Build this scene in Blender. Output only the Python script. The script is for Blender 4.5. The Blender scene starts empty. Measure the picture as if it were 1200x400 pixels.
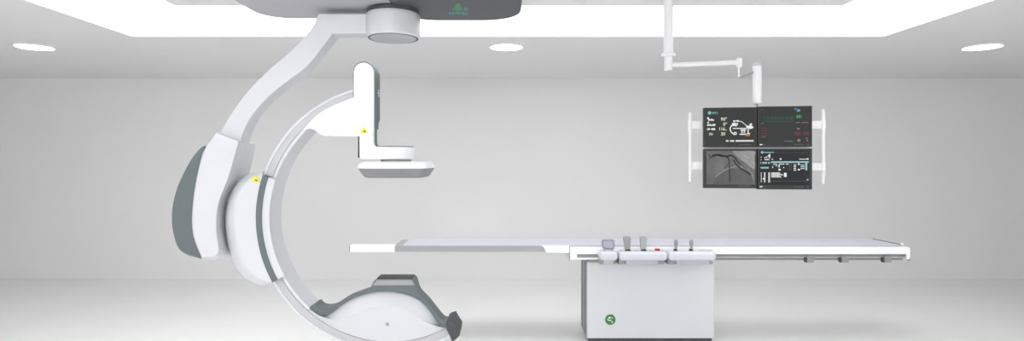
import bpy, bmesh, math
from mathutils import Vector, Matrix

PI = math.pi
F = 676.0            # focal length in pixels of the 1200x400 frame
VX, VY = 590.0, 190.0
EYE = 1.63           # camera height
CEIL = 2.80
scene = bpy.context.scene
COL = scene.collection


def P(px, py, d):
    """a measured point of the photograph at its real distance d"""
    return Vector(((px - VX) * d / F, d, EYE - (py - VY) * d / F))


def wx(px, d): return (px - VX) * d / F
def wz(py, d): return EYE - (py - VY) * d / F


# ------------------------------------------------------------------ materials
def mat(name, col, rough=0.45, metal=0.0, coat=0.0, vary=0.015, scale=6.0, emit=None, estr=0.0, spec=0.5):
    m = bpy.data.materials.new(name)
    m.use_nodes = True
    nt = m.node_tree
    b = nt.nodes['Principled BSDF']
    b.inputs['Roughness'].default_value = rough
    b.inputs['Metallic'].default_value = metal
    b.inputs['Coat Weight'].default_value = coat
    b.inputs['Coat Roughness'].default_value = 0.15
    b.inputs['Specular IOR Level'].default_value = spec
    if vary > 0:
        tc = nt.nodes.new('ShaderNodeTexCoord')
        nz = nt.nodes.new('ShaderNodeTexNoise')
        nz.inputs['Scale'].default_value = scale
        nz.inputs['Detail'].default_value = 3
        rp = nt.nodes.new('ShaderNodeValToRGB')
        rp.color_ramp.elements[0].position = 0.3
        rp.color_ramp.elements[1].position = 0.7
        rp.color_ramp.elements[0].color = tuple(max(0, c * (1 - vary)) for c in col) + (1,)
        rp.color_ramp.elements[1].color = tuple(min(1, c * (1 + vary)) for c in col) + (1,)
        nt.links.new(tc.outputs['Object'], nz.inputs['Vector'])
        nt.links.new(nz.outputs['Fac'], rp.inputs['Fac'])
        nt.links.new(rp.outputs['Color'], b.inputs['Base Color'])
    else:
        b.inputs['Base Color'].default_value = tuple(col) + (1,)
    if emit:
        b.inputs['Emission Color'].default_value = tuple(emit) + (1,)
        b.inputs['Emission Strength'].default_value = estr
    return m


def lin(r, g, b):
    f = lambda c: c / 12.92 if c <= 0.04045 else ((c + 0.055) / 1.055) ** 2.4
    return tuple(f(x / 255.0) for x in (r, g, b))


M = {}
M['wall'] = mat('wall_paint', (0.77, 0.77, 0.77), 0.85, vary=0.008, scale=1.5, spec=0.2)
M['ceil'] = mat('ceiling_paint', (0.78, 0.78, 0.78), 0.9, vary=0.006, scale=1.5, spec=0.2)
M['floor'] = mat('floor_vinyl', (0.87, 0.87, 0.87), 0.55, vary=0.012, scale=1.2, spec=0.25)
M['strip'] = mat('luminous_panel', (0.9, 0.9, 0.9), 0.6, vary=0, emit=(1, 1, 1), estr=2.4)
M['lamp'] = mat('lamp_diffuser', (0.9, 0.9, 0.9), 0.6, vary=0, emit=(1, 1, 1), estr=14.0)
M['white'] = mat('white_enamel', (0.605, 0.615, 0.645), 0.35, coat=0.2, vary=0.006)
M['white2'] = mat('white_plastic', (0.88, 0.88, 0.885), 0.4, vary=0.006)
M['boom'] = mat('boom_enamel', (0.74, 0.74, 0.75), 0.4, coat=0.1, vary=0.006)
M['lgrey'] = mat('light_grey_plastic', lin(178, 178, 184), 0.5)
M['track'] = mat('track_metal', lin(184, 184, 187), 0.4, metal=0.1)
M['console'] = mat('console_plastic', lin(204, 207, 214), 0.4, coat=0.15)
M['mgrey'] = mat('middle_grey_plastic', lin(150, 150, 152), 0.5)
M['pad_grey'] = mat('detector_grey', lin(130, 131, 132), 0.5)
M['slate'] = mat('slate_grey_plastic', lin(92, 102, 104), 0.5)
M['dark'] = mat('dark_grey_plastic', lin(72, 75, 80), 0.5)
M['cap'] = mat('charcoal_rubber', lin(66, 70, 73), 0.6)
M['black'] = mat('black_plastic', lin(38, 38, 40), 0.5)
M['metal'] = mat('satin_metal', lin(170, 171, 173), 0.4, metal=0.4)
M['steel'] = mat('brushed_steel', lin(150, 150, 152), 0.45, metal=0.3)
M['mattress'] = mat('pale_blue_grey_vinyl', lin(196, 197, 207), 0.55)
M['carbon'] = mat('grey_composite', lin(160, 160, 161), 0.55)
M['side'] = mat('grey_side_sheet', lin(150, 150, 150), 0.5)
M['touch'] = mat('touchscreen_blue_grey', lin(168, 168, 186), 0.35)
M['touchrim'] = mat('touchscreen_rim', lin(140, 140, 155), 0.4)
M['yellow'] = mat('warning_yellow', lin(226, 214, 30), 0.5, vary=0)
M['red'] = mat('red_button', lin(190, 30, 60), 0.4, vary=0)
M['green'] = mat('emblem_green', lin(44, 120, 62), 0.5)
M['emgreen'] = mat('emblem_mid_green', lin(46, 128, 92), 0.5, vary=0)
M['emteal'] = mat('emblem_teal', lin(48, 128, 134), 0.5, vary=0)
M['bezel'] = mat('monitor_bezel', lin(52, 52, 52), 0.5, spec=0.3)


def glow(name, rgb, s=1.0):
    m = mat(name, (0.02, 0.02, 0.02), 0.5, vary=0, emit=lin(*rgb), estr=s, spec=0.1)
    M[name] = m


glow('scr_dark', (40, 42, 41))
glow('scr_navy', (20, 25, 31))
glow('px_white', (232, 236, 230))
glow('px_cream', (214, 226, 196))
glow('px_grey', (120, 122, 122))
glow('px_dim', (86, 88, 88))
glow('px_teal', (112, 200, 186))
glow('px_palette', (150, 196, 196))
glow('px_green', (66, 176, 98))
glow('px_dimgreen', (38, 78, 62))
glow('px_red', (176, 60, 62))
glow('px_dimred', (96, 46, 50))
glow('px_orange', (210, 84, 60))
glow('px_blue', (110, 160, 190))
glow('px_black', (14, 14, 14))


def xray_mat(name, lo, hi):
    m = bpy.data.materials.new(name)
    m.use_nodes = True
    nt = m.node_tree
    b = nt.nodes['Principled BSDF']
    b.inputs['Base Color'].default_value = (0.02, 0.02, 0.02, 1)
    tc = nt.nodes.new('ShaderNodeTexCoord')
    n1 = nt.nodes.new('ShaderNodeTexNoise'); n1.inputs['Scale'].default_value = 5; n1.inputs['Detail'].default_value = 4
    n2 = nt.nodes.new('ShaderNodeTexNoise'); n2.inputs['Scale'].default_value = 22; n2.inputs['Detail'].default_value = 2
    mx = nt.nodes.new('ShaderNodeMath'); mx.operation = 'MULTIPLY_ADD'; mx.inputs[1].default_value = 0.35
    rp = nt.nodes.new('ShaderNodeValToRGB')
    rp.color_ramp.elements[0].position = 0.42
    rp.color_ramp.elements[0].color = lin(lo, lo, lo) + (1,)
    rp.color_ramp.elements[1].position = 0.95
    rp.color_ramp.elements[1].color = lin(hi, hi, hi) + (1,)
    nt.links.new(tc.outputs['Object'], n1.inputs['Vector'])
    nt.links.new(tc.outputs['Object'], n2.inputs['Vector'])
    nt.links.new(n2.outputs['Fac'], mx.inputs[0])
    nt.links.new(n1.outputs['Fac'], mx.inputs[2])
    nt.links.new(mx.outputs[0], rp.inputs['Fac'])
    nt.links.new(rp.outputs['Color'], b.inputs['Emission Color'])
    b.inputs['Emission Strength'].default_value = 1.0
    return m


M['xray'] = xray_mat('xray_picture', 56, 108)
M['xray_mid'] = xray_mat('xray_pale_tissue', 84, 168)
M['xray_low'] = xray_mat('xray_dark_muscle', 50, 84)
glow('xray_light', (138, 138, 136))


# ------------------------------------------------------------------ objects
def top(o, label, cat, group=None):
    o['label'] = label
    o['category'] = cat
    if group:
        o['group'] = group
    return o


def thing(name, label, cat, loc, group=None):
    o = bpy.data.objects.new(name, None)
    COL.objects.link(o)
    o.location = loc
    o.empty_display_size = 0.1
    return top(o, label, cat, group)


def origin_of(o):
    v = Vector((0, 0, 0))
    while o is not None:
        v = v + o.location
        o = o.parent
    return v


def obj(name, bm, m, parent=None, label=None, angle=32, wn=True, origin=None):
    """link ONE mesh object; bm is in world coordinates"""
    bmesh.ops.recalc_face_normals(bm, faces=bm.faces)
    off = origin_of(parent) if parent else (Vector(origin) if origin else Vector((0, 0, 0)))
    bmesh.ops.translate(bm, verts=bm.verts, vec=-off)
    lim = math.radians(angle)
    for e in bm.edges:
        e.smooth = (len(e.link_faces) == 2 and e.calc_face_angle(PI) < lim)
    for f in bm.faces:
        f.smooth = True
    me = bpy.data.meshes.new(name)
    bm.to_mesh(me)
    bm.free()
    me.materials.append(M[m])
    o = bpy.data.objects.new(name, me)
    COL.objects.link(o)
    if parent:
        o.parent = parent
    elif origin:
        o.location = origin
    if label:
        o['label'] = label
    if wn:
        w = o.modifiers.new('weighted_normals', 'WEIGHTED_NORMAL')
        w.keep_sharp = True
    return o


def dup(o, loc, label=None):
    c = o.copy()
    COL.objects.link(c)
    c.location = loc
    if label:
        c['label'] = label
    for ch in list(o.children):
        k = ch.copy(); COL.objects.link(k); k.parent = c
        for g in ch.children:
            q = g.copy(); COL.objects.link(q); q.parent = k
    return c


# ------------------------------------------------------------------ shapes
def bevel_edges(bm, edges, w, segs):
    if w > 0 and edges:
        bmesh.ops.bevel(bm, geom=edges, offset=w, segments=segs, profile=0.5, affect='EDGES', clamp_overlap=True)


def box(x0, x1, y0, y1, z0, z1, bev=0.0, segs=2, bm=None):
    own = bmesh.new()
    vs = [own.verts.new((x, y, z)) for x in (x0, x1) for y in (y0, y1) for z in (z0, z1)]
    for f in ((0, 1, 3, 2), (4, 6, 7, 5), (0, 4, 5, 1), (2, 3, 7, 6), (0, 2, 6, 4), (1, 5, 7, 3)):
        own.faces.new([vs[i] for i in f])
    bmesh.ops.recalc_face_normals(own, faces=own.faces)
    bevel_edges(own, list(own.edges), bev, segs)
    return merge(bm, own)


def merge(bm, own):
    if bm is None:
        return own
    me = bpy.data.meshes.new('tmp')
    own.to_mesh(me)
    own.free()
    bm.from_mesh(me)
    bpy.data.meshes.remove(me)
    return bm


def loft(layers, bm=None, bev_front=0.0, bev_back=0.0, segs=3):
    """layers: lists of world points of equal count, front first; capped"""
    own = bmesh.new()
    rings = [[own.verts.new(p) for p in L] for L in layers]
    n = len(rings[0])
    for a, b in zip(rings, rings[1:]):
        for i in range(n):
            j = (i + 1) % n
            own.faces.new((a[i], a[j], b[j], b[i]))
    ff = own.faces.new(rings[0])
    fb = own.faces.new(list(reversed(rings[-1])))
    bmesh.ops.recalc_face_normals(own, faces=own.faces)
    if bev_front:
        bevel_edges(own, list(ff.edges), bev_front, segs)
    if bev_back:
        own.edges.ensure_lookup_table()
        if fb.is_valid:
            bevel_edges(own, list(fb.edges), bev_back, segs)
    return merge(bm, own)


def prism(pts, d, t, bev=0.006, bevb=0.0, segs=3, bm=None):
    """pts: outline in measured pixels at distance d, t metres thick away from the viewer"""
    A = [P(x, y, d) for x, y in pts]
    B = [v + Vector((0, t, 0)) for v in A]
    return loft([A, B], bm, bev, bevb, segs)


def smooth(pts, n=6, closed=False):
    """Catmull-Rom through 2-D points"""
    out = []
    N = len(pts)
    segn = N if closed else N - 1
    for i in range(segn):
        if closed:
            p0, p1, p2, p3 = (pts[(i + k - 1) % N] for k in range(4))
        else:
            p1, p2 = pts[i], pts[i + 1]
            p0 = pts[i - 1] if i > 0 else p1
            p3 = pts[i + 2] if i + 2 < N else p2
        for k in range(n):
            t = k / n
            out.append(tuple(0.5 * ((2 * p1[c]) + (-p0[c] + p2[c]) * t + (2 * p0[c] - 5 * p1[c] + 4 * p2[c] - p3[c]) * t * t
                                    + (-p0[c] + 3 * p1[c] - 3 * p2[c] + p3[c]) * t ** 3) for c in range(len(p1))))
    if not closed:
        out.append(tuple(pts[-1]))
    return out


def lathe(profile, c, n=48, bm=None):
    """profile: (r, z) from bottom to top around the vertical through c=(x,y); caps closed"""
    own = bmesh.new()
    rings = [[own.verts.new((c[0] + r * math.cos(2 * PI * k / n), c[1] + r * math.sin(2 * PI * k / n), z)) for k in range(n)]
             for r, z in profile]
    for a, b in zip(rings, rings[1:]):
        for k in range(n):
            j = (k + 1) % n
            own.faces.new((a[k], a[j], b[j], b[k]))
    own.faces.new(list(reversed(rings[0])))
    own.faces.new(rings[-1])
    return merge(bm, own)


def tube(path, r, n=14, bm=None):
    """round tube along a 3-D path; r a number or list"""
    own = bmesh.new()
    path = [Vector(p) for p in path]
    rs = r if isinstance(r, (list, tuple)) else [r] * len(path)
    rings = []
    up = None
    for i, p in enumerate(path):
        t = (path[min(i + 1, len(path) - 1)] - path[max(i - 1, 0)]).normalized()
        if up is None:
            up = Vector((0, 0, 1)) if abs(t.z) < 0.9 else Vector((0, 1, 0))
        s = t.cross(up).normalized()
        up = s.cross(t).normalized()
        rings.append([own.verts.new(p + rs[i] * (math.cos(2 * PI * k / n) * s + math.sin(2 * PI * k / n) * up)) for k in range(n)])
    for a, b in zip(rings, rings[1:]):
        for k in range(n):
            j = (k + 1) % n
            own.faces.new((a[k], a[j], b[j], b[k]))
    own.faces.new(list(reversed(rings[0])))
    own.faces.new(rings[-1])
    return merge(bm, own)


def rrect(cx, cy, hx, hy, r, z, n=7):
    """rounded rectangle in plan"""
    out = []
    for sx, sy, a0 in ((1, 1, 0), (-1, 1, 90), (-1, -1, 180), (1, -1, 270)):
        for k in range(n + 1):
            a = math.radians(a0 + 90 * k / n)
            out.append(Vector((cx + sx * (hx - r) + r * math.cos(a), cy + sy * (hy - r) + r * math.sin(a), z)))
    return out


def ball(c, r, bm=None, sc=(1, 1, 1), u=20, v=12):
    own = bmesh.new()
    bmesh.ops.create_uvsphere(own, u_segments=u, v_segments=v, radius=r)
    for w in own.verts:
        w.co = Vector((w.co.x * sc[0], w.co.y * sc[1], w.co.z * sc[2])) + Vector(c)
    return merge(bm, own)


# ================================================================== the room
XL, XR, YB, YF = -8.6, 8.8, 8.05, -4.0


def struct(name, bm, m):
    o = obj(name, bm, m, wn=False)
    o['kind'] = 'structure'
    return o


struct('floor', box(XL, XR, YF, YB, -0.1, 0.0), 'floor')
struct('wall_back', box(XL - .1, XR + .1, YB, YB + 0.1, -0.1, 3.0), 'wall')
struct('wall_front', box(XL - .1, XR + .1, YF - 0.1, YF, -0.1, 3.0), 'wall')
struct('wall_left', box(XL - 0.1, XL, YF, YB, -0.1, 3.0), 'wall')
struct('wall_right', box(XR, XR + 0.1, YF, YB, -0.1, 3.0), 'wall')
# ceiling: outer soffit and inner field, the luminous band lies between them
ox0, ox1, oy0, oy1 = -3.46, 3.545, -2.6, 5.38
ix0, ix1, iy0, iy1 = -2.455, 2.535, -1.6, 4.32
bm = bmesh.new()
box(XL, ox0, YF, YB, CEIL, CEIL + .1, bm=bm)
box(ox1, XR, YF, YB, CEIL, CEIL + .1, bm=bm)
box(ox0, ox1, oy1, YB, CEIL, CEIL + .1, bm=bm)
box(ox0, ox1, YF, oy0, CEIL, CEIL + .1, bm=bm)
box(ix0, ix1, iy0, iy1, CEIL, CEIL + .1, bm=bm)
struct('ceiling', bm, 'ceil')
# luminous band: one rectangular ring of light panels flush in the ceiling
bm = bmesh.new()
zb, zt = CEIL + 0.004, CEIL + 0.05
o_ = [(ox0, oy0), (ox1, oy0), (ox1, oy1), (ox0, oy1)]
i_ = [(ix0, iy0), (ix1, iy0), (ix1, iy1), (ix0, iy1)]
ring = []
for z in (zb, zt):
    ring.append([[bm.verts.new((x, y, z)) for x, y in q] for q in (o_, i_)])
for k in range(4):
    j = (k + 1) % 4
    bm.faces.new((ring[0][0][k], ring[0][0][j], ring[0][1][j], ring[0][1][k]))
    bm.faces.new((ring[1][0][k], ring[1][1][k], ring[1][1][j], ring[1][0][j]))
    bm.faces.new((ring[0][0][k], ring[1][0][k], ring[1][0][j], ring[0][0][j]))
    bm.faces.new((ring[0][1][k], ring[0][1][j], ring[1][1][j], ring[1][1][k]))
band = obj('ceiling_light_band', bm, 'strip', wn=False)
top(band, 'wide glowing white rectangular light band set flush in the ceiling', 'ceiling light')

# recessed round downlights
dl = 5.84


def downlight(x, label):
    t = thing('ceiling_downlight', label, 'ceiling light', (x, dl, CEIL), 'round downlights in the ceiling')
    obj('lamp_diffuser', lathe([(0.150, CEIL - 0.010), (0.158, CEIL - 0.006), (0.160, CEIL - 0.001)], (x, dl)), 'lamp', t)
    own = bmesh.new()
    prof = [(0.160, CEIL - 0.001), (0.160, CEIL - 0.012), (0.168, CEIL - 0.014), (0.178, CEIL - 0.008), (0.180, CEIL - 0.0005)]
    n = 48
    rg = [[own.verts.new((x + r * math.cos(2 * PI * k / n), dl + r * math.sin(2 * PI * k / n), z)) for k in range(n)] for r, z in prof]
    for a, b in zip(rg, rg[1:] + rg[:1]):
        for k in range(n):
            j = (k + 1) % n
            own.faces.new((a[k], a[j], b[j], b[k]))
    obj('rim', own, 'white2', t)
    return t


d0_ = downlight(wx(593.5, dl), 'round white downlight in the ceiling above the swivel arm and monitors, middle of three')
dup(d0_, (wx(40.5, dl), dl, CEIL), 'round white downlight in the ceiling beyond the curved support arm, leftmost of three')
dup(d0_, (wx(1151, dl), dl, CEIL), 'round white downlight in the ceiling beyond the monitors, rightmost of three')

# ================================================================== the ceiling-hung X-ray machine
EXC, EYC, EA, EB = 457.0, 255.5, 157.0, 157.0
DR = 3.66             # distance of the ring's front face
X = thing('c_arm_x_ray_machine', 'large white and grey C-shaped X-ray machine hanging from the ceiling', 'x-ray machine', (-0.716, 3.75, 2.80))

# mount plate under the ceiling
ZP = 2.62
px0, px1, py0, py1 = -1.66, 0.115, 2.45, 4.0
cxm, cym, hxm, hym = (px0 + px1) / 2, (py0 + py1) / 2, (px1 - px0) / 2, (py1 - py0) / 2
mount = obj('ceiling_mount', loft([rrect(cxm, cym, hxm - .02, hym - .02, .20, ZP, 10), rrect(cxm, cym, hxm - .004, hym - .004, .21, ZP + .008, 10),
                                   rrect(cxm, cym, hxm, hym, .215, ZP + .022, 10), rrect(cxm, cym, hxm, hym, .215, ZP + .10, 10),
                                   rrect(cxm, cym, hxm - .01, hym - .01, .21, ZP + .115, 10)]), 'lgrey', X)
for y in (2.75, 3.70):
    obj('ceiling_rail', box(-1.5, 0.0, y - .05, y + .05, ZP + .115, CEIL - .002, .008, 2), 'lgrey', mount)
# dark cover under the right half, rounded at its inner end
dk0 = -0.70
dc = [rrect((dk0 + px1) / 2, cym, (px1 - dk0) / 2 - i, hym - i, .24, z, 10) for i, z in ((.016, ZP - .012), (.004, ZP - .008), (0.0, ZP + .002), (-0.003, ZP + .03), (-.003, ZP + .10), (.01, ZP + .117))]
cover = obj('mount_cover', loft(dc), 'dark', X, 'dark grey cover')


def under_plate(px, py, z):
    d = (z - EYE) * F / (VY - py)
    return ((px - VX) * d / F, d)


# faint green and teal emblem on the dark cover
ze = ZP - .0125
bm = bmesh.new()
def flat_poly(pix, z, bm, t=.002):
    v = [Vector((*under_plate(x, y, z), z)) for x, y in pix]
    loft([v, [p + Vector((0, 0, t)) for p in v]], bm)
flat_poly([(535, 4), (539, 4), (542, 12), (536.5, 12.5), (530, 11.5)], ze, bm)
flat_poly([(533, 14), (540, 13.6), (540.5, 16.8), (533, 17)], ze, bm)
obj('emblem', bm, 'emgreen', cover, 'green mark')
bm = bmesh.new()
for x0 in (526, 529.5):
    flat_poly([(x0, 14), (x0 + 2.6, 14), (x0 + 2.8, 17.6), (x0, 17.6)], ze, bm)
obj('emblem_lettering', bm, 'emteal', cover, 'teal lettering')
bm = bmesh.new()
for x0 in (541.5, 545):
    flat_poly([(x0, 14), (x0 + 2.6, 14), (x0 + 2.8, 17.6), (x0, 17.6)], ze, bm)
flat_poly([(544, 9), (549, 10), (548, 12.4), (543, 12)], ze, bm)
obj('emblem_lettering', bm, 'emteal', cover, 'teal lettering')

# swivel joint
sx, sy = -0.716, 3.75
obj('swivel_seal', lathe([(.150, 2.588), (.168, 2.592), (.168, ZP - .011)], (sx, sy)), 'dark', X)
sw = obj('swivel_joint', lathe([(.150, 2.434), (.163, 2.434), (.170, 2.439), (.175, 2.450), (.176, 2.56), (.174, 2.578), (.168, 2.588), (.155, 2.590)], (sx, sy), 64), 'white', X)
obj('seam_ring', lathe([(.150, 2.4325), (.1600, 2.4315), (.1615, 2.4345)], (sx, sy), 64), 'dark', sw)
obj('end_disc', lathe([(.02, 2.419), (.08, 2.421), (.125, 2.425), (.146, 2.430), (.150, 2.433)], (sx, sy), 64), 'lgrey', sw)

# support arm: horizontal top, then an S-shaped descent
up_edge = [(433, 16), (374, 16)] + smooth([(372.5, 16.5), (367, 30), (356.5, 43), (340, 60), (316, 81), (295, 102), (276, 126), (262, 148), (252, 170)], 6)
lo_edge = smooth([(280, 178), (283, 161), (292, 141), (304, 124.5), (320, 108.5), (340, 93), (360, 77.5), (379, 54), (390, 39.3)], 6) + [(433, 39.3)]
obj('support_arm', prism(up_edge + lo_edge, 3.70, .14, .007, .01), 'white', X)

# pivot housing: white body (front outline, then the fuller outline further back)
dk_edge = [(236, 303.5), (230, 290), (225, 274), (224, 254), (226, 230), (230, 206), (236, 182), (241, 173)]
Wf = [(254, 156), (279.5, 165.5), (275, 182), (268, 206), (262, 222), (256.5, 236), (253.5, 254), (253.5, 274), (256, 290), (254, 298), (247, 301), (240, 301)]
Wb = [(254, 155), (288, 168), (285, 184), (279, 206), (272, 220), (265.5, 232), (263, 250), (264, 270), (268, 293), (265, 301), (254, 304.5), (243, 304.2)]


def mix(A, B, t): return [(a[0] + (b[0] - a[0]) * t, a[1] + (b[1] - a[1]) * t) for a, b in zip(A, B)]


def wcurve(L): return [L[0], L[1]] + smooth(L[1:], 5)[1:] + smooth([L[-1]] + dk_edge, 4)[1:]


def lay(L, d): return [P(x, y, d) for x, y in L]


dh = 3.62
layers = []
for t, d in ((-0.12, dh + .002), (0.0, dh), (0.35, dh + .035), (0.7, dh + .085), (0.92, dh + .135), (1.0, dh + .17)):
    layers.append(lay(wcurve(mix(Wf, Wb, max(t, 0))), d) if t >= 0 else None)
layers = [l for l in layers if l]
back = [v + Vector((0, .14, 0)) for v in layers[-1]]
cen = sum(back, Vector()) / len(back)
back2 = [cen + (v - cen) * .93 + Vector((0, .03, 0)) for v in back]
piv = obj('pivot_housing', loft(layers + [back, back2]), 'white', X, angle=50)
# slate cover on its outer side
Df = [(240, 174.5), (236.5, 182), (230.7, 206), (226.7, 230), (224.7, 254), (225.7, 274), (230.7, 290), (236.5, 303.2)]
Dl = [(236, 303.2), (218, 297.5), (208.5, 287), (203.5, 266), (203.5, 246), (207.5, 226), (213, 210), (224.5, 188), (234, 175.5), (238.5, 172)]
Dlo = [(236, 303.6), (217.5, 298), (207.5, 288), (202, 266), (202, 246), (206, 226), (212, 210), (223.5, 188), (233.5, 175), (238.5, 171.3)]
f1 = smooth(Df, 4) + smooth(Dl, 4)
f2 = smooth(Df, 4) + smooth(Dlo, 4)
L1, L2 = lay(f1, dh - .006), lay(f2, dh + .02)
L3 = [v + Vector((0, .22, 0)) for v in L2]
obj('side_cover', loft([L1, L2, L3], bev_front=.003), 'slate', piv, 'slate grey side cover', angle=40)

# carrier: half-moon body clamped round the ring
Hb = [(308, 201.5), (296, 202.3), (285, 208), (276.5, 216), (268, 232), (263.3, 254), (265, 278), (270, 299), (277, 316), (290, 328.5), (300, 333), (309, 335.8), (319.6, 331.6)]
Hf = [(307.5, 206), (299, 208), (292, 213), (286, 221), (279, 236), (276, 254), (277.5, 275), (282, 294), (288, 309), (298, 321), (305, 326), (312, 329.5), (319.6, 331.2)]


def ell(y, off=0.0):
    s = (y - EYC) / EB
    th = PI - math.asin(s)
    return ering(th, off)


def ering(th, off):
    c, s = math.cos(th), math.sin(th)
    nx, ny = c / EA, s / EB
    l = math.hypot(nx, ny)
    return (EXC + EA * c - off * nx / l, EYC + EB * s - off * ny / l)


def hcurve(L): return smooth(L, 5) + [ell(y, 1.0) for y in (322, 312, 300, 288, 276, 265, 254, 242, 230, 220, 212)]


Ls = [lay(hcurve(mix(Hf, Hb, t)), d) for t, d in ((0, 3.600), (.25, 3.612), (.5, 3.634), (.75, 3.668), (.92, 3.705), (1, 3.75))]
Lb = [v + Vector((0, .16, 0)) for v in Ls[-1]]
cen = sum(Lb, Vector()) / len(Lb)
Lb2 = [cen + (v - cen) * .92 + Vector((0, .03, 0)) for v in Lb]
car = obj('carrier', loft(Ls + [Lb, Lb2]), 'white', X, angle=60)


def arc(off0, off1, th0, th1, d0, t, n=72, bev=0.0, bm=None, segs=2):
    own = bmesh.new()
    rows = []
    for k in range(n + 1):
        th = th0 + (th1 - th0) * k / n
        a, b = P(*ering(th, off0), d0), P(*ering(th, off1), d0)
        back_ = Vector((0, t, 0))
        rows.append([own.verts.new(v) for v in (a, b, b + back_, a + back_)])
    edges = []
    for a, b in zip(rows, rows[1:]):
        for i in range(4):
            j = (i + 1) % 4
            own.faces.new((a[i], a[j], b[j], b[i]))
        if bev:
            edges += [own.edges.get((a[i], b[i])) for i in range(2)]
    own.faces.new(list(reversed(rows[0])))
    own.faces.new(rows[-1])
    bmesh.ops.recalc_face_normals(own, faces=own.faces)
    if bev:
        bevel_edges(own, edges, bev, segs)
    return merge(bm, own)


rad = math.radians
TH0, TH1 = rad(198.4), rad(151.2)
obj('carrier_stripe', arc(-0.6, 6.4, TH0, TH1, 3.594, .12, bev=.003), 'slate', car, 'slate grey curved stripe')
obj('carrier_lip', arc(6.0, 15.8, TH0, TH1 , 3.600, .055, bev=.008), 'white', car)

# the C-shaped ring
RT0, RT1 = rad(258.5), rad(60.6)
ringo = bmesh.new()
arc(1.2, 14.0, RT0, RT1, DR + .012, .188, 150, bm=ringo)
arc(0, 3.2, RT0, RT1, DR, .20, 150, bev=.003, bm=ringo)
arc(11.4, 15.6, RT0, RT1, DR, .20, 150, bev=.006, bm=ringo)
cring = obj('c_arm', ringo, 'white', X)
obj('track', arc(3.3, 11.3, rad(258), rad(61), DR + .0045, .008, 150), 'track', cring, 'grey track groove')

# warning labels
def warning(parent, cx, cy, h, d):
    s = h * .58
    tri = [(cx, cy - h / 2), (cx + s, cy + h / 2), (cx - s, cy + h / 2)]
    w = obj('warning_label', prism(tri, d, .002, .0004, segs=1), 'yellow', parent, 'yellow triangular warning label', wn=False)
    bm = bmesh.new()
    k = h / 10
    prism([(cx - 1.2 * k, cy + 1.2 * k), (cx + 2.2 * k, cy + 1.6 * k), (cx + 2.4 * k, cy + 3.3 * k), (cx - .8 * k, cy + 3.0 * k)], d - .0006, .0015, 0, bm=bm)
    obj('warning_symbol', bm, 'black', parent, 'black symbol', wn=False)


warning(car, 299.6, 209.4, 9.0, 3.5955)

# detector column on the upper end of the C
col = []
for k in range(13):
    a = PI + PI * k / 12
    col.append((426 + 11.6 * math.cos(a), 85 + 11.8 * math.sin(a)))
cov = col + [(437.6, 152), (437.3, 156), (435.5, 158.8), (432, 159.6), (384, 159.6)] + smooth([(380, 159.3), (375, 157.5), (370.5, 153.8), (366, 151), (361, 150.8), (355.5, 153.5)], 4) \
    + smooth([(356, 151), (364, 142), (372, 134.5), (382, 128), (397, 120.8), (414.4, 114.2)], 4)
dcol = obj('detector_arm_cover', prism(cov, 3.622, .026, .006), 'white2', X)
sh = [(428, 116), (428, 159.6), (384, 159.6)] + smooth([(380, 159.3), (375, 157.5), (370.5, 153.8), (366, 151), (361, 150.8), (356, 153)], 4) \
    + smooth([(356.4, 151.4), (364, 142.4), (372, 135), (382, 128.5), (397, 121.3), (414.6, 115)], 4)
obj('arm_shroud', prism(sh, 3.646, .22, 0, .01), 'white2', dcol)
warning(dcol, 426.6, 152.2, 8.4, 3.6205)
hous = []
for k in range(13):
    a = PI + PI * k / 12
    hous.append((426.0 + 12.4 * math.cos(a), 85 + 12.9 * math.sin(a)))
hs = obj('column_housing', prism(hous + [(438.4, 138), (436.8, 143), (436.6, 150), (420, 150), (413.6, 114)], 3.649, .185, .004, .012), 'slate', X, 'slate grey housing')
bm = bmesh.new()
xs = wx(438.4, 3.649) + .0004
for zpx, l in ((105, .030), (108, .042), (111, .026)):
    z = wz(zpx, 3.72)
    box(xs - .001, xs + .001, 3.80 - l, 3.80, z - .005, z + .004, bm=bm)
obj('side_lettering', bm, 'white2', hs, 'small white lettering')
bra = [(421.2, 150), (437.4, 150), (437.4, 167)] + smooth([(437.6, 168.5), (439, 171.2), (442, 172.2)], 3) + [(462, 172.2), (462, 187), (426, 187)] + smooth([(424, 186.8), (421.8, 185.6), (421.2, 183)], 3)
br = obj('detector_bracket', prism(bra, 3.650, .035, .004), 'white2', X)
bra2 = [(421.0, 150), (437.6, 150), (437.6, 166.5)] + smooth([(437.8, 168), (439.2, 170.6), (442, 171.5)], 3) + [(462, 171.5), (462, 186), (423, 186), (421, 184)]
obj('bracket_back', prism(bra2, 3.685, .115, 0, .01), 'slate', br, 'slate grey back')
obj('cable', tube([P(420.4, 158, 3.69), P(420.4, 172, 3.69), P(420.4, 185, 3.69)], .0045), 'black', br, 'black cable')
dxc = -0.700
dd = 3.76
RJ = .118
z172, z187 = wz(172.3, dd - RJ), wz(187.0, dd - RJ)
jd = obj('rotation_joint', lathe([(RJ - .008, z187), (RJ - .002, z187 + .003), (RJ, z187 + .01), (RJ, z172 - .004), (RJ - .003, z172)], (dxc, dd), 56), 'white2', X)
obj('joint_cap', lathe([(RJ - .003, z172), (RJ - .001, z172 + .003), (RJ - .01, z172 + .007)], (dxc, dd), 56), 'slate', jd, 'slate grey cap')
obj('joint_collar', lathe([(.096, wz(190.5, dd - .1)), (.098, z187)], (dxc, dd), 48), 'mgrey', jd)
hx = .2165
fx = dd - .2
zT, zM, zB = wz(189.5, fx - .02), wz(197.6, fx - .02), wz(209.0, fx - .02)
def sq(i, z): return rrect(-0.687, dd, hx - i, .22 - i, .05, z, 8)
det = obj('detector', loft([sq(0, zM), sq(0, zM + .012), sq(.004, zT - .012), sq(.013, zT - .004), sq(.026, zT)]), 'white2', X, angle=40)
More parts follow.
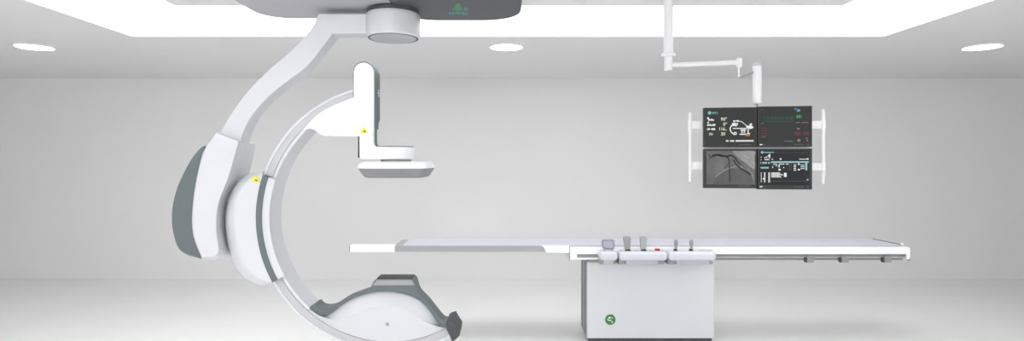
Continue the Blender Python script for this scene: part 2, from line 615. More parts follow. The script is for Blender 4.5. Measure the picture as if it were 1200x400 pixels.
obj('detector_face', loft([sq(.046, zB), sq(.036, zB + .003), sq(.026, zB + .012), sq(.008, zM - .016), sq(.002, zM - .006), sq(.001, zM)]), 'pad_grey', det, 'grey underside', angle=40)

# X-ray tube housing on the lower end of the C
lowb = smooth([(523.5, 384.3), (517.5, 382.6), (512, 377), (505, 366.5), (495, 355), (482.5, 347.7), (467.5, 343.6), (452.5, 342), (435, 343.2), (415, 349.2), (400, 357.6), (387.5, 366.8), (377.5, 369.8), (370, 367.6), (362.5, 361.2)], 4)
uppb = smooth([(362.8, 360.4), (365.5, 357.6), (369, 356.2), (373, 360), (380, 361.8), (390, 358.8), (405, 348), (422.5, 339.6), (433, 335.2)], 4) + \
    smooth([(436, 329), (439, 324.5), (443.5, 322.8)], 4) + smooth([(480.5, 322.6), (484.5, 324), (486.5, 328.5), (490, 338), (500, 349), (510, 362.6), (518.5, 373.6), (525, 376)], 4)
uppb = [(x, y + (y - 190) * .033 * max(.1, min(1, (x - 378) / 52, (535 - x) / 40))) for x, y in uppb]
hb = obj('tube_cover', prism(lowb + uppb, 3.628, .13, .005, .005), 'slate', X, 'slate grey tube cover')
zc = wz(327.3, 3.628)
obj('collimator_window', box(wx(442, 3.64), wx(483, 3.64), 3.634, 3.75, zc - .006, zc + .006, .001, 1), 'black', hb, 'black window on top')
obj('collimator_block', prism([(436.5, 334.8), (441.4, 328.6), (482.4, 328.5), (486, 334.6)], 3.6235, .05, .002), 'mgrey', hb, 'lighter grey collimator block')
# white body: upper face leans back, lower field stands upright
top_o = [(x, y + .2) for x, y in reversed(lowb)]
n = len(top_o)
inner_k = smooth([(365, 364), (376, 371), (392, 375), (407, 371), (422, 365.4), (435, 361.4), (452, 359.4), (468, 360.8), (483, 367.5), (496, 376.2), (506, 380.8), (513, 383), (519.5, 384.4)], 8)


def resample(pts, n):
    ln = [0]
    for a, b in zip(pts, pts[1:]):
        ln.append(ln[-1] + math.hypot(b[0] - a[0], b[1] - a[1]))
    out = []
    for k in range(n):
        t = ln[-1] * k / (n - 1)
        i = 0
        while i < len(pts) - 2 and ln[i + 1] < t:
            i += 1
        s = (t - ln[i]) / max(1e-9, ln[i + 1] - ln[i])
        out.append((pts[i][0] + (pts[i + 1][0] - pts[i][0]) * s, pts[i][1] + (pts[i + 1][1] - pts[i][1]) * s))
    return out


inn = resample(inner_k, n)
rim = [ering(rad(63.6) + (rad(131.3) - rad(63.6)) * k / 40, 12.0) for k in range(41)]
rlr = resample(list(reversed(rim)), n)
rows = [lay(top_o, 3.662), lay(inn, 3.620), lay(rlr, 3.652)]
rows += [[v + Vector((0, .16, 0)) for v in rows[2]], [v + Vector((0, .15, 0)) for v in rows[0]]]
bm = bmesh.new()
vv = [[bm.verts.new(p) for p in R] for R in rows]
for k in range(n - 1):
    for i in range(5):
        j = (i + 1) % 5
        bm.faces.new((vv[i][k], vv[i][k + 1], vv[j][k + 1], vv[j][k]))
bm.faces.new([vv[i][0] for i in range(5)])
bm.faces.new([vv[i][n - 1] for i in reversed(range(5))])
tb = obj('tube_housing', bm, 'white', X, angle=20)


def dot(cx, cy, r, d, t, name, m, parent, label=None, n=24):
    return obj(name, prism([(cx + r * math.cos(2 * PI * k / n), cy + r * math.sin(2 * PI * k / n)) for k in range(n)], d, t, .0008, segs=2), m, parent, label)


dot(453.7, 380.5, 1.9, 3.6285, .010, 'screw_cap', 'mgrey', tb, 'small grey screw cap')
obj('end_cap', prism([(523.2, 378.2), (526, 376.4), (531.2, 374.8), (534, 380), (539, 388.2), (538.3, 394.5), (534, 399), (529.6, 401.8), (527, 395), (523.2, 387.5)], 3.606, .22, .012, .012), 'cap', X, 'charcoal end stop')

# ================================================================== the patient table
DT, DB = 5.15, 5.60
zt_ = wz(289.5, DT)
T = thing('patient_table', 'long white patient table on a boxy floor pedestal', 'patient table', (wx(762, 5.2), 5.4, 0.0))
bx0, bx1 = wx(688, 5.2), wx(837, 5.2)
zbt, zbb = wz(308, 5.2), wz(397, 5.2)
base = obj('pedestal', box(bx0, bx1, 5.2, 5.6, zbb, zbt, .006, 3), 'white', T)
bm = box(bx0 - .003, bx0 + .002, 5.215, 5.585, zbb + .01, zbt - .004, .001, 1)
obj('side_panel', bm, 'side', base, 'grey side panel')
for y in (5.30, 5.46):
    obj('side_strip', box(bx0 - .0045, bx0, y, y + .03, zbb + .012, zbt - .006), 'dark', base, 'dark grey side strip')
obj('plinth', box(bx0 + .02, bx1 - .012, 5.225, 5.58, 0.0, zbb + .002, .002, 1), 'dark', T, 'dark grey plinth')
obj('lift_neck', box(bx0 + .012, bx1 - .01, 5.215, 5.56, zbt - .002, wz(301.5, DT), .004, 2), 'mgrey', T, 'grey neck under the top')
for cx in (713.5, 811):
    dot(cx, 320, 4.2, 5.1985, .006, 'round_cap', 'white', base)
em = dot(715.3, 375, 6.2, 5.196, .008, 'emblem', 'green', base, 'round green emblem')
bm = bmesh.new()
for cx, cy, w, h in ((714.4, 372.7, 1.2, .9), (717.4, 373.0, .6, .6), (714.6, 375.8, 2.2, .45), (717.4, 378.1, .7, .6), (712.4, 374.3, .5, .5)):
    prism([(cx - w, cy - h), (cx + w, cy - h), (cx + w, cy + h), (cx - w, cy + h)], 5.195, .003, .0006, segs=1, bm=bm)
obj('emblem_marks', bm, 'white2', base, 'pale marks of the emblem')

# frame (slotted side rail) and the cantilevered top
zfb = wz(302.2, DT)
fr = bmesh.new()
zs0, zs1 = wz(302.2, DT), wz(298.2, DT)
fx0, fx1 = wx(667.5, DT), wx(1066.5, DT)
prism([(667.5, 289.5), (1063.5, 289.5), (1066, 290.5), (1067, 293), (1066.2, 304), (1062.5, 304.5), (1062.5, 298.4), (676.2, 298.4), (676.2, 302.4), (704, 302.4), (704, 304.3), (670, 304.8), (667.5, 306)], DT, .40, .003, bm=fr)
frame = obj('table_frame', fr, 'white2', T)
obj('rail_slot', box(wx(676, DT), wx(1062.8, DT), DT + .010, DT + .39, zs0, zs1 + .001, .002, 1), 'steel', frame, 'grey slotted side rail')
obj('slot_groove', box(wx(676.2, DT), wx(1062.4, DT), DT + .006, DT + .02, zs1 - .010, zs1, .001, 1), 'dark', frame, 'dark groove')  # dark strip along the top of the rail slot
# tabletop left of the frame
zl = wz(296.3, DT)
obj('tabletop', box(wx(461, DT), wx(1060, DT), DT + .012, DB, zl + .004, zt_ + .004, .004, 2), 'carbon', T, 'grey tabletop edge')
obj('end_bar', box(wx(409.8, DT), wx(462.5, DT), DT - .002, DT + .075, zl, wz(287.6, DT), .010, 4), 'white2', T, 'white rounded bar at the end of the tabletop')
obj('bar_trim', box(wx(408.8, DT), wx(410.6, DT), DT + .008, DT + .065, zl + .005, wz(288.6, DT), .003, 2), 'mgrey', T, 'thin grey end trim')
cl = smooth([(634.5, 288.0), (637, 290), (638.8, 293), (640.5, 296.5)], 4)
obj('side_cover', prism(cl + [(667.2, 296.8), (667.2, 288.0)], DT - .002, .03, .0015), 'white2', T, 'white side cover')
obj('joint_strip', box(wx(667.0, DT - .004), wx(668.0, DT - .004), DT - .004, DT + .012, wz(306, DT), wz(288.4, DT), .001, 1), 'mgrey', T, 'thin grey joint strip')
ma = obj('mattress_pad', loft([rrect(wx(471, DT) / 2 + wx(1056, DT) / 2, (DT + DB) / 2 + .006, (wx(1056, DT) - wx(471, DT)) / 2 - i, (DB - DT) / 2 - .012 - i, .03, z, 6)
                          for i, z in ((.004, zt_ + .003), (0, zt_ + .006), (0, zt_ + .012), (.006, zt_ + .016))]), 'mattress', T, 'pale grey pad')
xe = wx(1060, DT)
lip = bmesh.new()
tube([(xe - .004, DT + .04, zt_ + .014), (xe - .004, DB - .02, zt_ + .014)], .005, 10, bm=lip)
obj('end_lip', lip, 'mgrey', T, 'thin grey lip at the end')
obj('end_knob', ball((xe, DT + .03, zt_ + .018), .011, sc=(1, 1, 1.2)), 'white2', T)
# accessory rail below the frame
zr = wz(305.2, DT)
ra = tube([(wx(836, DT), DT + .05, zr), (wx(1062, DT), DT + .05, zr)], .0085, 14)
ball((wx(1064.5, DT + .05), DT + .05, zr), .016, bm=ra)
obj('accessory_rail', ra, 'steel', T, 'thin grey rod with a ball end')

# clamps on the rail
def clamp(px, label):
    x = wx(px, DT + .02)
    t = thing('rail_clamp', label, 'clamp', (x, DT + .03, zr), 'grey clamps on the side rail of the patient table')
    z0, z1 = wz(308.2, DT), wz(302.3, DT)
    bm = box(x - .035, x + .035, DT + .000, DT + .041, z0, z1, .003, 2)
    obj('clamp_body', bm, 'mgrey', t)
    obj('clamp_jaw', box(x - .030, x + .030, DT - .008, DT - .0005, z1 - .002, wz(299.5, DT), .002, 2), 'steel', t)
    bm = box(x - .037, x - .026, DT - .003, DT + .040, z0 + .002, z1 - .001, .002, 1)
    obj('clamp_edge', bm, 'dark', t, 'dark edge')
    return t


c0 = clamp(948, 'small grey clamp on the table rail, nearest of three to the pedestal')
dup(c0, (wx(988.5, DT + .02), DT + .03, zr), 'small grey clamp on the table rail, middle one of three')
dup(c0, (wx(1038.5, DT + .02), DT + .03, zr), 'small grey clamp on the table rail, nearest the ball-ended tip of the rod')

# control consoles hung on the front of the table
DC = 4.98
def pod(t, p0, p1, b0, b1):
    x0, x1 = wx(p0, DC), wx(p1, DC)
    z0, z1 = wz(306.2, DC), wz(295.6, DC)
    body = obj('console_body', box(x0, x1, DC, DT - .001, z0, z1, .030, 5), 'console', t, angle=50)
    obj('mounting_bracket', box(wx(b0, DC + .03), wx(b1, DC + .03), DC + .03, DT - .001, wz(310.5, DC + .03), z0 + .012, .004, 2), 'lgrey', t, 'grey bracket under the console')
    obj('back_plate', box(x0 + .01, x1 - .01, DC + .08, DT - .001, wz(310.2, DC + .08), z0 + .02, .003, 2), 'mgrey', t)
    return z1


def console(p0, p1, label, cat='control console'):
    return thing('control_console', label, cat, (wx((p0 + p1) / 2, DC), DC + .08, wz(306.2, DC)), 'control consoles on the front rail of the patient table')


C1 = console(703.5, 724.5, 'short rounded white console carrying a small blue-grey touchscreen, on the patient table')
z1 = pod(C1, 703.5, 724.5, 707, 719)
yc = DC + .075
ns = obj('screen_neck', box(wx(708.5, yc), wx(716.5, yc), yc - .012, yc + .03, z1 - .004, z1 + .028, .005, 2), 'white', C1)
q = [(706.8, 281.4), (717.8, 281.2)] + smooth([(719.2, 281.8), (720.3, 283.2), (720.3, 289.5), (719.4, 292), (717.5, 293)], 3) + [(708.8, 293)] + smooth([(707.2, 292), (705.8, 289), (705.2, 285), (705.5, 282.6)], 3)
ts = obj('touchscreen', prism(q, yc - .012, .028, .004, .004), 'touchrim', C1, 'blue-grey touchscreen')
qc = (712.8, 287.1)
obj('screen_glass', prism([(qc[0] + (x - qc[0]) * .74, qc[1] + (y - qc[1]) * .74) for x, y in q], yc - .0135, .006, .001), 'touch', ts)

C2 = console(726, 783, 'long white console with two big grey paddle handles and a red button')
z1 = pod(C2, 726, 783, 734, 771)
def paddle(t, cx, w0, w1, y0, y1, nm, m, sk=0.0):
    pts = [(cx - w1, y1), (cx - w0 - sk, y0 + 2)] + smooth([(cx - w0 + .4 - sk, y0 + .6), (cx - w0 + 1.4 - sk, y0), (cx + w0 - 1.4 - sk, y0), (cx + w0 - .4 - sk, y0 + .6)], 3) + [(cx + w0 - sk, y0 + 2), (cx + w1, y1)]
    h = obj(nm, prism(pts, yc - .018, .036, .007, .007), m, t)
    x = wx(cx, yc)
    zc = wz(y1 + .4, yc)
    obj('handle_boot', lathe([(.026, z1 - .004), (.026, z1 + .004), (.020, zc + .004), (.012, zc + .010)], (x, yc), 24), 'black', h, 'black rubber boot')
    return h


paddle(C2, 735.7, 4.4, 3.0, 277.8, 292.6, 'paddle_handle', 'mgrey', .5)
paddle(C2, 754.3, 4.2, 3.0, 277.8, 292.6, 'paddle_handle', 'metal', -.1)
bt = bmesh.new()
box(wx(767.8, yc), wx(773.0, yc), yc - .02, yc + .02, z1 - .003, z1 + .018, .004, 2, bm=bt)
obj('stop_button', bt, 'red', C2, 'red button')
for k in (728.5, 744.5, 746.6, 762, 764.4, 776.5):
    obj('push_key', box(wx(k, yc) - .006, wx(k, yc) + .006, yc - .012, yc + .012, z1 - .003, z1 + .006, .002, 1), 'lgrey', C2, 'low grey key')

C3 = console(784.5, 840.5, 'long white console with two slim grey joysticks, nearest the accessory rod')
z1 = pod(C3, 784.5, 840.5, 793, 831)
for cx in (792.2, 810.2):
    x = wx(cx, yc)
    zt2, zm, zl2 = wz(281, yc), wz(287.5, yc), z1
    h = obj('joystick', lathe([(.011, zl2), (.0105, zl2 + .03), (.014, zm - .005), (.0185, zm + .015), (.0175, zt2 - .014), (.012, zt2 - .003), (.004, zt2)], (x, yc), 24), 'mgrey', C3)
    obj('joystick_boot', lathe([(.020, z1 - .003), (.018, z1 + .006), (.0125, z1 + .016)], (x - .004, yc), 24), 'black', h, 'black rubber boot')
for k in (821, 824.5, 830, 833):
    obj('knob', ball((wx(k, yc), yc, z1 + .001), .013, sc=(1.1, 1, .6), u=14, v=8), 'lgrey', C3, 'low grey knob')

# ================================================================== monitors on the ceiling boom
DM = 4.0
al = rad(8.0)
O = P(887.6, 173.2, DM)
U = Vector((math.cos(al), -math.sin(al), 0))
V = Vector((0, 0, 1))
Nn = Vector((-math.sin(al), -math.cos(al), 0))
SU = DM / F / (math.cos(al) + (O.x / O.y) * math.sin(al))
SV = DM / F


def Q(px, py, w):
    """point of the monitor plane, w metres in front of it"""
    return O + U * ((px - 887.6) * SU) + V * (-(py - 173.2) * SV) + Nn * w


def mq(pts, w0, w1, bm=None, bev=0.0, segs=2):
    """plate in the monitor plane from w0 (front) back to w1"""
    return loft([[Q(x, y, w0) for x, y in pts], [Q(x, y, w1) for x, y in pts]], bm, bev, 0, segs)


def rect(x0, y0, x1, y1): return [(x0, y0), (x1, y0), (x1, y1), (x0, y1)]


pole_x, pole_d = wx(783.3, 4.02), 4.02
B = thing('monitor_boom', 'white ceiling pole with a jointed arm and frame holding four screens', 'monitor boom', (pole_x, pole_d, CEIL))
c = (pole_x, pole_d)
obj('ceiling_flange', lathe([(.10, CEIL - .03), (.11, CEIL - .022), (.11, CEIL - .001)], c, 32), 'boom', B)
obj('pole', lathe([(.033, wz(63, pole_d)), (.033, CEIL - .025)], c, 32), 'boom', B)
obj('collar', lathe([(.044, wz(66.6, pole_d)), (.049, wz(65.8, pole_d)), (.049, wz(63.6, pole_d)), (.044, wz(62.6, pole_d)), (.036, wz(61.6, pole_d))], c, 32), 'boom', B)
obj('pole_end', lathe([(.022, wz(83, pole_d)), (.027, wz(82.4, pole_d)), (.028, wz(81.2, pole_d)), (.028, wz(66.2, pole_d))], c, 32), 'boom', B)
a0, a1 = P(784, 76.4, pole_d), P(866, 73.4, pole_d - .02)
obj('arm', tube([a0, a0.lerp(a1, .3), a1], [.015, .0165, .0165], 20), 'boom', B)
e = P(866.2, 74.6, pole_d - .02)
obj('elbow', lathe([(.012, wz(80, pole_d)), (.018, wz(79, pole_d)), (.021, wz(76, pole_d)), (.021, wz(71.5, pole_d)), (.017, wz(69.5, pole_d)), (.010, wz(68.8, pole_d))], (e.x, e.y), 24), 'boom', B)
lk = tube([P(865.8, 79, pole_d - .02), P(865.8, 90.5, pole_d - .02)], .006, 12)
lko = obj('link_rod', lk, 'boom', B)
td = DM + .06
obj('spring_link', tube([P(866.2, 90.4, pole_d - .02), P(875, 87.4, td), P(884, 84.6, td)], .0085, 12), 'mgrey', B, 'grey slanting link')
tx = wx(887.2, td)
obj('drop_tube', lathe([(.024, wz(122.3, td)), (.0285, wz(121.6, td)), (.030, wz(120.4, td)), (.030, wz(98.4, td)), (.0285, wz(98.2, td)), (.0285, wz(97.6, td)), (.030, wz(97.4, td)), (.030, wz(77, td))], (tx, td), 32), 'boom', B)
obj('tube_cap', lathe([(.031, wz(77.6, td)), (.0315, wz(75.4, td)), (.028, wz(74, td)), (.018, wz(73.4, td))], (tx, td), 32), 'lgrey', B, 'grey cap')
obj('stem', tube([(tx, td, wz(121, td)), (tx, td, wz(131, td))], .008, 12), 'lgrey', B)
# hanger frame behind the screens
bp = mq(rect(846, 128, 929, 219), -.062, -.08, bev=.003)
mq(rect(826, 171, 949.5, 176), -.0465, -.063, bm=bp)
obj('back_panel', bp, 'boom', B)
def side(x, thick, xa, xb, ys, bys):
    rp = []
    rr = []
    for y, r in ys:
        rp.append(Q(x, y, -.054)); rr.append(r)
    obj('side_rail', tube(rp, rr, 18), 'boom', B)
    for y0, y1 in bys:
        obj('bracket', mq(rect(xa, y0, xb, y1), -.047, -.061, bev=.003), 'boom', B)
px_ = SU
side(809.2, 2.5, 810.5, 850, [(130, .009), (138, .0105), (139, .014), (152, .015), (153, .012), (186, .012), (187, .015), (201, .014), (202, .012), (214, .010)], [(141.3, 150.2), (190, 199.2)])
side(967.2, 2.5, 926, 966, [(128, .009), (138, .011), (141, .015), (151, .017), (152.5, .012), (188, .012), (191, .014), (200, .017), (201, .012), (215.5, .010)], [(142, 151), (191.5, 200)])


def monitor(label, x0, y0, x1, y1, sx0, sy0, sx1, sy1, smat):
    o = Q((x0 + x1) / 2, y1, -.03)
    t = thing('monitor', label, 'monitor', o, 'screens hung on the ceiling boom')
    obj('bezel', mq(rect(x0, y0, x1, y1), 0.0, -.045, bev=.002), 'bezel', t)
    s = obj('screen', mq(rect(sx0, sy0, sx1, sy1), .0012, -.002), smat, t, wn=False)
    return t, s


def clusters(polys):
    """sort marks into groups that lie close together"""
    bb = []
    for q in polys:
        xs, ys = [p[0] for p in q], [p[1] for p in q]
        bb.append((min(xs), min(ys), max(xs), max(ys)))
    gid = list(range(len(polys)))

    def root(i):
        while gid[i] != i:
            i = gid[i]
        return i
    for i in range(len(polys)):
        for j in range(i):
            A, C = bb[i], bb[j]
            gx = max(0, A[0] - C[2], C[0] - A[2]) * SU
            gy = max(0, A[1] - C[3], C[1] - A[3]) * SV
            big = max(max(v[2] - v[0], v[3] - v[1]) for v in (A, C)) * SU
            if math.hypot(gx, gy) <= max(0.0185, 0.47 * big):
                gid[root(i)] = root(j)
    out = {}
    for i, q in enumerate(polys):
        out.setdefault(root(i), []).append(q)
    return list(out.values())


def marks(s, name, rects, m, label=None, w=.0024):
    polys = [q if isinstance(q, list) else rect(*q) for q in rects]
    for g in clusters(polys):
        bm = bmesh.new()
        for q in g:
            mq(q, w, w - .0010, bm=bm)
        obj(name, bm, m, s, label, wn=False)


def text(s, name, items, m, label=None, w=.0024):
    for body, x, y, h in items:                      # x,y = left end of the baseline
        bm = bmesh.new()
        cu = bpy.data.curves.new('t', 'FONT')
        cu.body = body
        cu.size = 1.0
        cu.resolution_u = 2
        cu.extrude = .04
        cu.offset = 0.018
        to = bpy.data.objects.new('t', cu)
        COL.objects.link(to)
        dg = bpy.context.evaluated_depsgraph_get()
        me = bpy.data.meshes.new_from_object(to.evaluated_get(dg))
        k = h / 0.70
        for v in me.vertices:
            co = v.co
            v.co = Q(x + co.x * k, y - co.y * k, w - .0006 + co.z * .01)
        bm.from_mesh(me)
        bpy.data.objects.remove(to)
        bpy.data.curves.remove(cu)
        bpy.data.meshes.remove(me)
        obj(name, bm, m, s, label, wn=False)


def ribbon(path, ws, closed=False):
    """outline polygons (quads) of a stroke"""
    out = []
    for i in range(len(path) - 1):
        (xa, ya), (xb, yb) = path[i], path[i + 1]
        l = math.hypot(xb - xa, yb - ya) or 1
        nx, ny = -(yb - ya) / l, (xb - xa) / l
        wa = ws[i] if isinstance(ws, list) else ws
        wb = ws[i + 1] if isinstance(ws, list) else ws
        ex, ey = (xb - xa) / l * .15, (yb - ya) / l * .15
        out.append([(xa + nx * wa / 2 - ex, ya + ny * wa / 2 - ey), (xb + nx * wb / 2 + ex, yb + ny * wb / 2 + ey), (xb - nx * wb / 2 + ex, yb - ny * wb / 2 + ey), (xa - nx * wa / 2 - ex, ya - ny * wa / 2 - ey)])
    return out


def disc(cx, cy, r, n=14): return [(cx + r * math.cos(2 * PI * k / n), cy + r * math.sin(2 * PI * k / n)) for k in range(n)]


def blocks(x0, x1, y, h, pat):
    """a row of illegible characters"""
    n = len(pat)
    st = (x1 - x0) / n
    return [(x0 + i * st, y, x0 + (i + .82) * st, y + h) for i, ch in enumerate(pat) if ch != ' ']


# upper left: system status
m1, s1 = monitor('screen with white C-arm diagram and large angle readouts on black', 824.2, 125.6, 887.0, 172.3, 825.6, 127, 885.4, 170.4, 'scr_dark')
marks(s1, 'logo', [disc(830.8, 131.8, 2.0), rect(829.5, 130.2, 832.5, 133.4)], 'px_teal', 'teal logo')
text(s1, 'logo_lettering', [('PPTY', 833.6, 133.3, 2.3)], 'px_teal')
text(s1, 'readout', [('90°', 844.2, 141.2, 3.8), ('0°', 847.0, 147.2, 3.8), ('116', 841.6, 152.6, 3.6), ('cm', 849.6, 152.6, 1.2), ('30', 844.2, 158.6, 3.8), ('FD', 830.2, 158.4, 2.8)], 'px_cream')
marks(s1, 'caption', [(828.0, 136.9, 830.0, 139.0), (829.2, 138.8, 831.0, 141.0), (831.4, 139.2, 832.4, 141.2), (832.8, 138.8, 834.0, 141.2), (834.3, 139.6, 836.0, 141.2),
                      (828.2, 142.4, 830.2, 143.9), (828, 145.0, 830, 147.2), (830.5, 145.2, 832.2, 147.2), (832.6, 145.4, 834.4, 147.2), (834.8, 145.0, 837.6, 147.2),
                      (828, 150, 828.8, 152.4), (829.3, 149.8, 830.9, 152.2), (831.4, 150.8, 833, 151.4), (833.3, 149.9, 834.8, 152.3), (835.2, 149.9, 837.4, 152.3)], 'px_white')
marks(s1, 'status_line', blocks(850.4, 883.2, 164.2, 1.9, '11 111 1111111111111'), 'px_white')
cst = smooth([(864.6, 145.2), (860.5, 144.6), (857.4, 147), (855.5, 150), (855.8, 153), (858, 156), (860.8, 157.6)], 4)
ic = ribbon(cst, 1.3) + [disc(862.2, 146.0, 2.0), disc(861.4, 156.3, 1.9), disc(860.0, 141.9, 1.1), disc(864.4, 141.7, 1.2), rect(860, 141.2, 865, 142.2), rect(857.6, 144, 862, 147.6)]
ic += ribbon(smooth([(865, 141.8), (868.5, 142.5), (872, 145), (874.5, 147.2), (876, 148.2)], 4), .7)
ic += [[(874, 147.6), (879, 147), (882.6, 148.4), (882.8, 150.0), (879.4, 151.4), (875.2, 150)], rect(878.4, 144.8, 881.2, 147), rect(858.6, 149.9, 875, 150.9),
       [(867, 151.6), (874.6, 151.6), (873.4, 153.2), (868.4, 153.2)], rect(868.6, 153.6, 873.2, 155.4), [(867, 156.6), (874.4, 156.6), (875, 158), (866.4, 158)], rect(876, 150.6, 877.2, 156.6), rect(875.4, 156.0, 879, 157.2)]
marks(s1, 'machine_diagram', ic, 'px_white', 'white line diagram of the C-arm')
marks(s1, 'alert_mark', [(873.6, 157.6, 878.6, 159.8)], 'px_orange', 'red mark')
marks(s1, 'diagram_hole', [disc(861.4, 156.3, .8), disc(862.6, 146.2, .7), rect(870, 153.9, 872, 155)], 'px_black', w=.0030)
marks(s1, 'maker_line', blocks(866, 881, 169.0, 1.1, '111111111 1'), 'px_dim')

# upper right: vital signs
m2, s2 = monitor('dark screen with dim green and red waveform rows and a green 60', 888.0, 124.9, 951.0, 172.3, 889.6, 126.4, 949.4, 170.4, 'scr_dark')
g = []
for r0 in (138.2, 141.8):
    for k in range(8):
        x = 895 + k * 4.4
        g += [(x, r0 - 1.8, x + .7, r0 + 2.0), (x + .7, r0 + .6, x + 4.2, r0 + 1.2), (x + 2.2, r0 - .3, x + 3, r0 + .8)]
marks(s2, 'green_waves', g, 'px_dimgreen', 'dim green waveforms')
r = []
for y in (150.4, 153.2, 156.2, 158.6):
    r += [(892.4, y, 899.4, y + .9), (893.2, y - 1, 894.0, y), (896.4, y - 1, 897.4, y)]
marks(s2, 'red_waves', r, 'px_dimred', 'dim red waveforms')
marks(s2, 'blue_figures', [(930.6, 127.6, 933, 129), (933.4, 128.8, 937, 131.4)], 'px_blue')
text(s2, 'green_figure', [('60', 932.6, 139.0, 3.8)], 'px_green')
marks(s2, 'green_bars', [(927.2, 137, 929.0, 140.2), (928.2, 141.4, 930.4, 143.2), (938.4, 134.6, 939.8, 138.8)], 'px_dimgreen')
marks(s2, 'orange_figures', [(943.6, 135.0, 944.6, 136.6), (945.6, 135, 948, 136), (944.2, 138.4, 946.6, 139.4)], 'px_dimred')
marks(s2, 'red_figures', [(931.0, 155.0, 937.4, 159.2), (941, 155.0, 947, 159.0), (931.6, 149.8, 933.4, 151.2), (942.6, 148.6, 944, 151)], 'px_dimred')
text(s2, 'red_values', [('119', 931.6, 158.4, 2.6), ('80', 941.8, 158.4, 2.6)], 'px_red')
marks(s2, 'white_figures', [(933.6, 150.6, 936.6, 152.4), (934, 163.4, 937.4, 166.4), (943.8, 161.8, 945.4, 163.2), (944.6, 164.2, 946, 166)] + blocks(932.4, 947, 143.8, .9, '111 11111') + blocks(919, 929, 165.4, .9, '1111111'), 'px_grey')
marks(s2, 'tags', [(892.6, 144.2, 894.2, 145.2), (892.6, 160.4, 897, 161), (892.4, 128.4, 893.4, 129)], 'px_grey')
marks(s2, 'power_light', [(890.2, 169.0, 893.2, 170.3)], 'px_white', w=.003)
marks(s2, 'maker_line', blocks(930, 943, 169.0, 1.1, '11111111 ') + [(894, 169.2, 896.6, 170), (945.4, 168.8, 947, 170.2)], 'px_dim')

# lower left: angiogram
m3, s3 = monitor('grey screen showing dark branching vessels of an angiogram', 824.2, 174.4, 887.0, 221.0, 827.4, 177.0, 884.4, 216.4, 'xray')
marks(s3, 'bright_region', [smooth([(858, 177.1), (866, 177.1), (883.9, 177.1), (884.2, 184), (884.3, 198), (880, 196.4), (874, 191.4), (868, 187.5), (862, 182)], 3, True)], 'xray_mid', 'paler tissue', w=.0016)
marks(s3, 'bright_streaks', ribbon(smooth([(860, 178), (868, 184), (876, 187), (883.6, 195)], 4), 1.6) + ribbon(smooth([(868, 178.4), (875, 182), (883.6, 189)], 4), 1.2)
      + ribbon(smooth([(838, 207.5), (846, 201.5), (853, 198), (862, 195.4), (870, 196.6)], 4), .9) + ribbon(smooth([(876, 198), (881, 204), (883.4, 212)], 4), .9), 'xray_light', 'pale streaks', w=.0019)
marks(s3, 'dark_muscle', [smooth([(836, 216.2), (840, 207), (848, 201.6), (857, 198.4), (866, 197.6), (874, 200.6), (880, 206), (882, 216.2), (860, 216.3)], 4, True)], 'xray_low', 'darker heart muscle', w=.0017)
ves = ribbon(smooth([(829, 180.6), (832.4, 184.6), (835, 182.6), (840.4, 181.6), (846, 182.8), (851.6, 183.2), (857, 181.8)], 4), [1.2] * 8 + [2.5] * 9 + [1.9] * 8)
ves += ribbon(smooth([(850, 183), (853.4, 186), (854.4, 192), (854.6, 200), (855, 214)], 4), [2.0, 2.0, 1.9, 1.7, 1.5, 1.4] + [1.1] * 11)
ves += ribbon(smooth([(856, 182), (861, 185), (864.4, 190), (867.4, 193)], 4), 1.4) + ribbon(smooth([(859.4, 187.6), (863, 193.4), (868.4, 198), (874, 201.4), (879.6, 205)], 4), 1.5)
ves += ribbon(smooth([(854.4, 191), (851, 194.6), (848.6, 198)], 3), .6) + ribbon(smooth([(832.4, 184.6), (830.6, 187)], 3), .8)
marks(s3, 'vessels', ves, 'px_black', 'dark vessels', w=.0024)
marks(s3, 'maker_line', blocks(866, 881, 217.6, 1.2, '111111111 1'), 'px_dim')

# lower right: worksheet
m4, s4 = monitor('dark navy screen with white tables and a pale teal bar', 888.0, 174.4, 951.0, 222.0, 890.0, 176.2, 947.6, 217.0, 'scr_navy')
marks(s4, 'title_row', [disc(893.0, 178.7, 1.5)] + blocks(894.8, 906.8, 178.2, 1.1, '111111111'), 'px_palette')
marks(s4, 'teal_bar', [(903.6, 189.2, 946.8, 191.0), (943.0, 191.0, 945.2, 199.6)] + blocks(891, 902.4, 190.0, 2.0, '1 11111 11') + blocks(891.4, 900.8, 195.8, 1.9, '111111111'), 'px_palette', 'pale teal bar')
wh = [(897.6, 183.6, 899.2, 185), (899.8, 182, 901.8, 183.6), (901, 180.6, 902.4, 185.6), (895.6, 184.4, 896.8, 185.6), (891.4, 183.8, 892.4, 184.8), (891.4, 187.0, 892.4, 187.9), (904, 186.4, 905.6, 187.4), (913.6, 185.6, 915.4, 187.4), (944.8, 185.6, 946.6, 187.4)]
wh += blocks(896, 901.6, 186.6, 1.2, '1111') + blocks(936, 944.6, 186.2, 1.0, '1111111')
for k in range(6):
    wh += [(891.4, 202.6 + k * 2.0, 892.6, 203.6 + k * 2.0), (895.2, 202.4 + k * 2.0, 896.8, 203.8 + k * 2.0), (900.2, 202.4 + k * 2.0, 902.2, 203.8 + k * 2.0)]
wh += [(893.8, 208.8, 895.6, 210.4)]
wh += blocks(906, 924, 192.0, 1.0, '111 1111 11') + [(904.8, 195, 905.8, 197), (909, 194, 910.4, 195), (912, 193.4, 913.4, 196.4), (912, 198, 914.6, 200), (917.4, 196, 918.6, 197)]
for k in range(4):
    wh += [(929.6, 193 + k * 2.0, 932.4, 194 + k * 2.0), (937.6, 193.2 + k * 2, 942, 194.0 + k * 2)] if k < 3 else [(929.6, 199, 932.4, 200)]
wh += [(934.6, 191.6, 936.4, 193.4), (934.4, 198, 936.8, 199.8)]
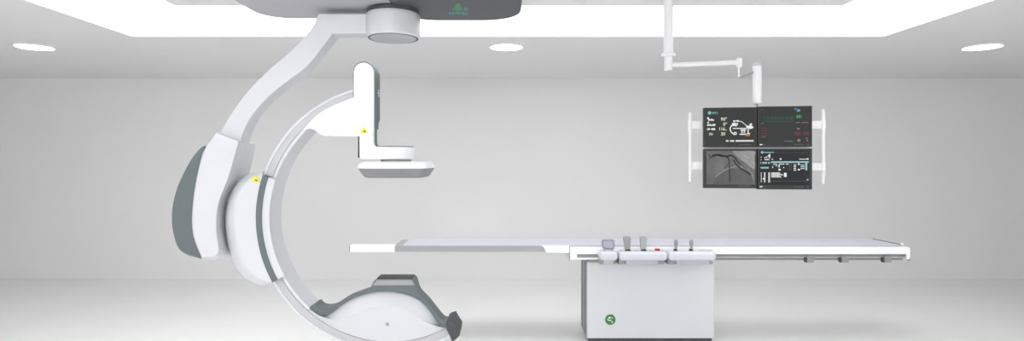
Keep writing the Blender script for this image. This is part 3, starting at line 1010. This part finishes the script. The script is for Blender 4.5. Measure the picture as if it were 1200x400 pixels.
for k in range(6):
    wh += blocks(903.8, 913.6 + (k % 3) * 1.2, 202.2 + k * 1.0, .8, '111111')
wh += [(918.4, 202.6, 921.4, 207.4), (915, 204.4, 917, 205.6)]
marks(s4, 'table_text', wh, 'px_white', 'white table text', w=.0028)
marks(s4, 'column_lines', [(925.0, 191.4, 925.5, 200.4), (926.8, 191.4, 927.2, 200.4), (903.4, 212, 946, 212.4), (904, 179, 946, 179.3)], 'px_dim')
marks(s4, 'pointer', [(944.8, 209.8, 946.4, 211.2)], 'px_white')
marks(s4, 'power_light', [(890.2, 218.2, 893.2, 219.6)], 'px_white', w=.003)
marks(s4, 'maker_line', blocks(929.6, 943, 218.3, 1.1, '11111111 ') + [(894, 218.4, 896.6, 219.2), (945.4, 217.9, 946.8, 219.4)], 'px_dim')

# ================================================================== camera, light, view
cam = bpy.data.cameras.new('camera')
cam.sensor_width = 36.0
cam.lens = F / 1200.0 * 36.0
cam.shift_x = (600 - VX) / 1200.0
cam.shift_y = -(200 - VY) / 1200.0
cam.clip_start = 0.05
co = bpy.data.objects.new('camera', cam)
COL.objects.link(co)
co.location = (0, 0, EYE)
co.rotation_euler = (PI / 2, 0, 0)
scene.camera = co

# large soft area lamp, added behind the camera to brighten front faces
kl = bpy.data.lights.new('added_key_lamp', 'AREA')
kl.shape = 'RECTANGLE'
kl.size, kl.size_y = 3.6, 1.4
kl.energy = 190
ko = bpy.data.objects.new('added_key_lamp', kl)
COL.objects.link(ko)
ko.location = (-1.1, -3.2, 2.35)
ko.rotation_euler = (Vector((0.5, 8.0, 2.2)) - Vector(ko.location)).to_track_quat('-Z', 'Y').to_euler()

w = bpy.data.worlds.new('world')
w.use_nodes = True
w.node_tree.nodes['Background'].inputs['Color'].default_value = (1, 1, 1, 1)
w.node_tree.nodes['Background'].inputs['Strength'].default_value = 0.0
scene.world = w

vs = scene.view_settings
vs.view_transform = 'Standard'
vs.look = 'None'
vs.gamma = 1.0
vs.use_curve_mapping = False
vs.exposure = 0.0
scene.cycles.max_bounces = 12
scene.cycles.diffuse_bounces = 8
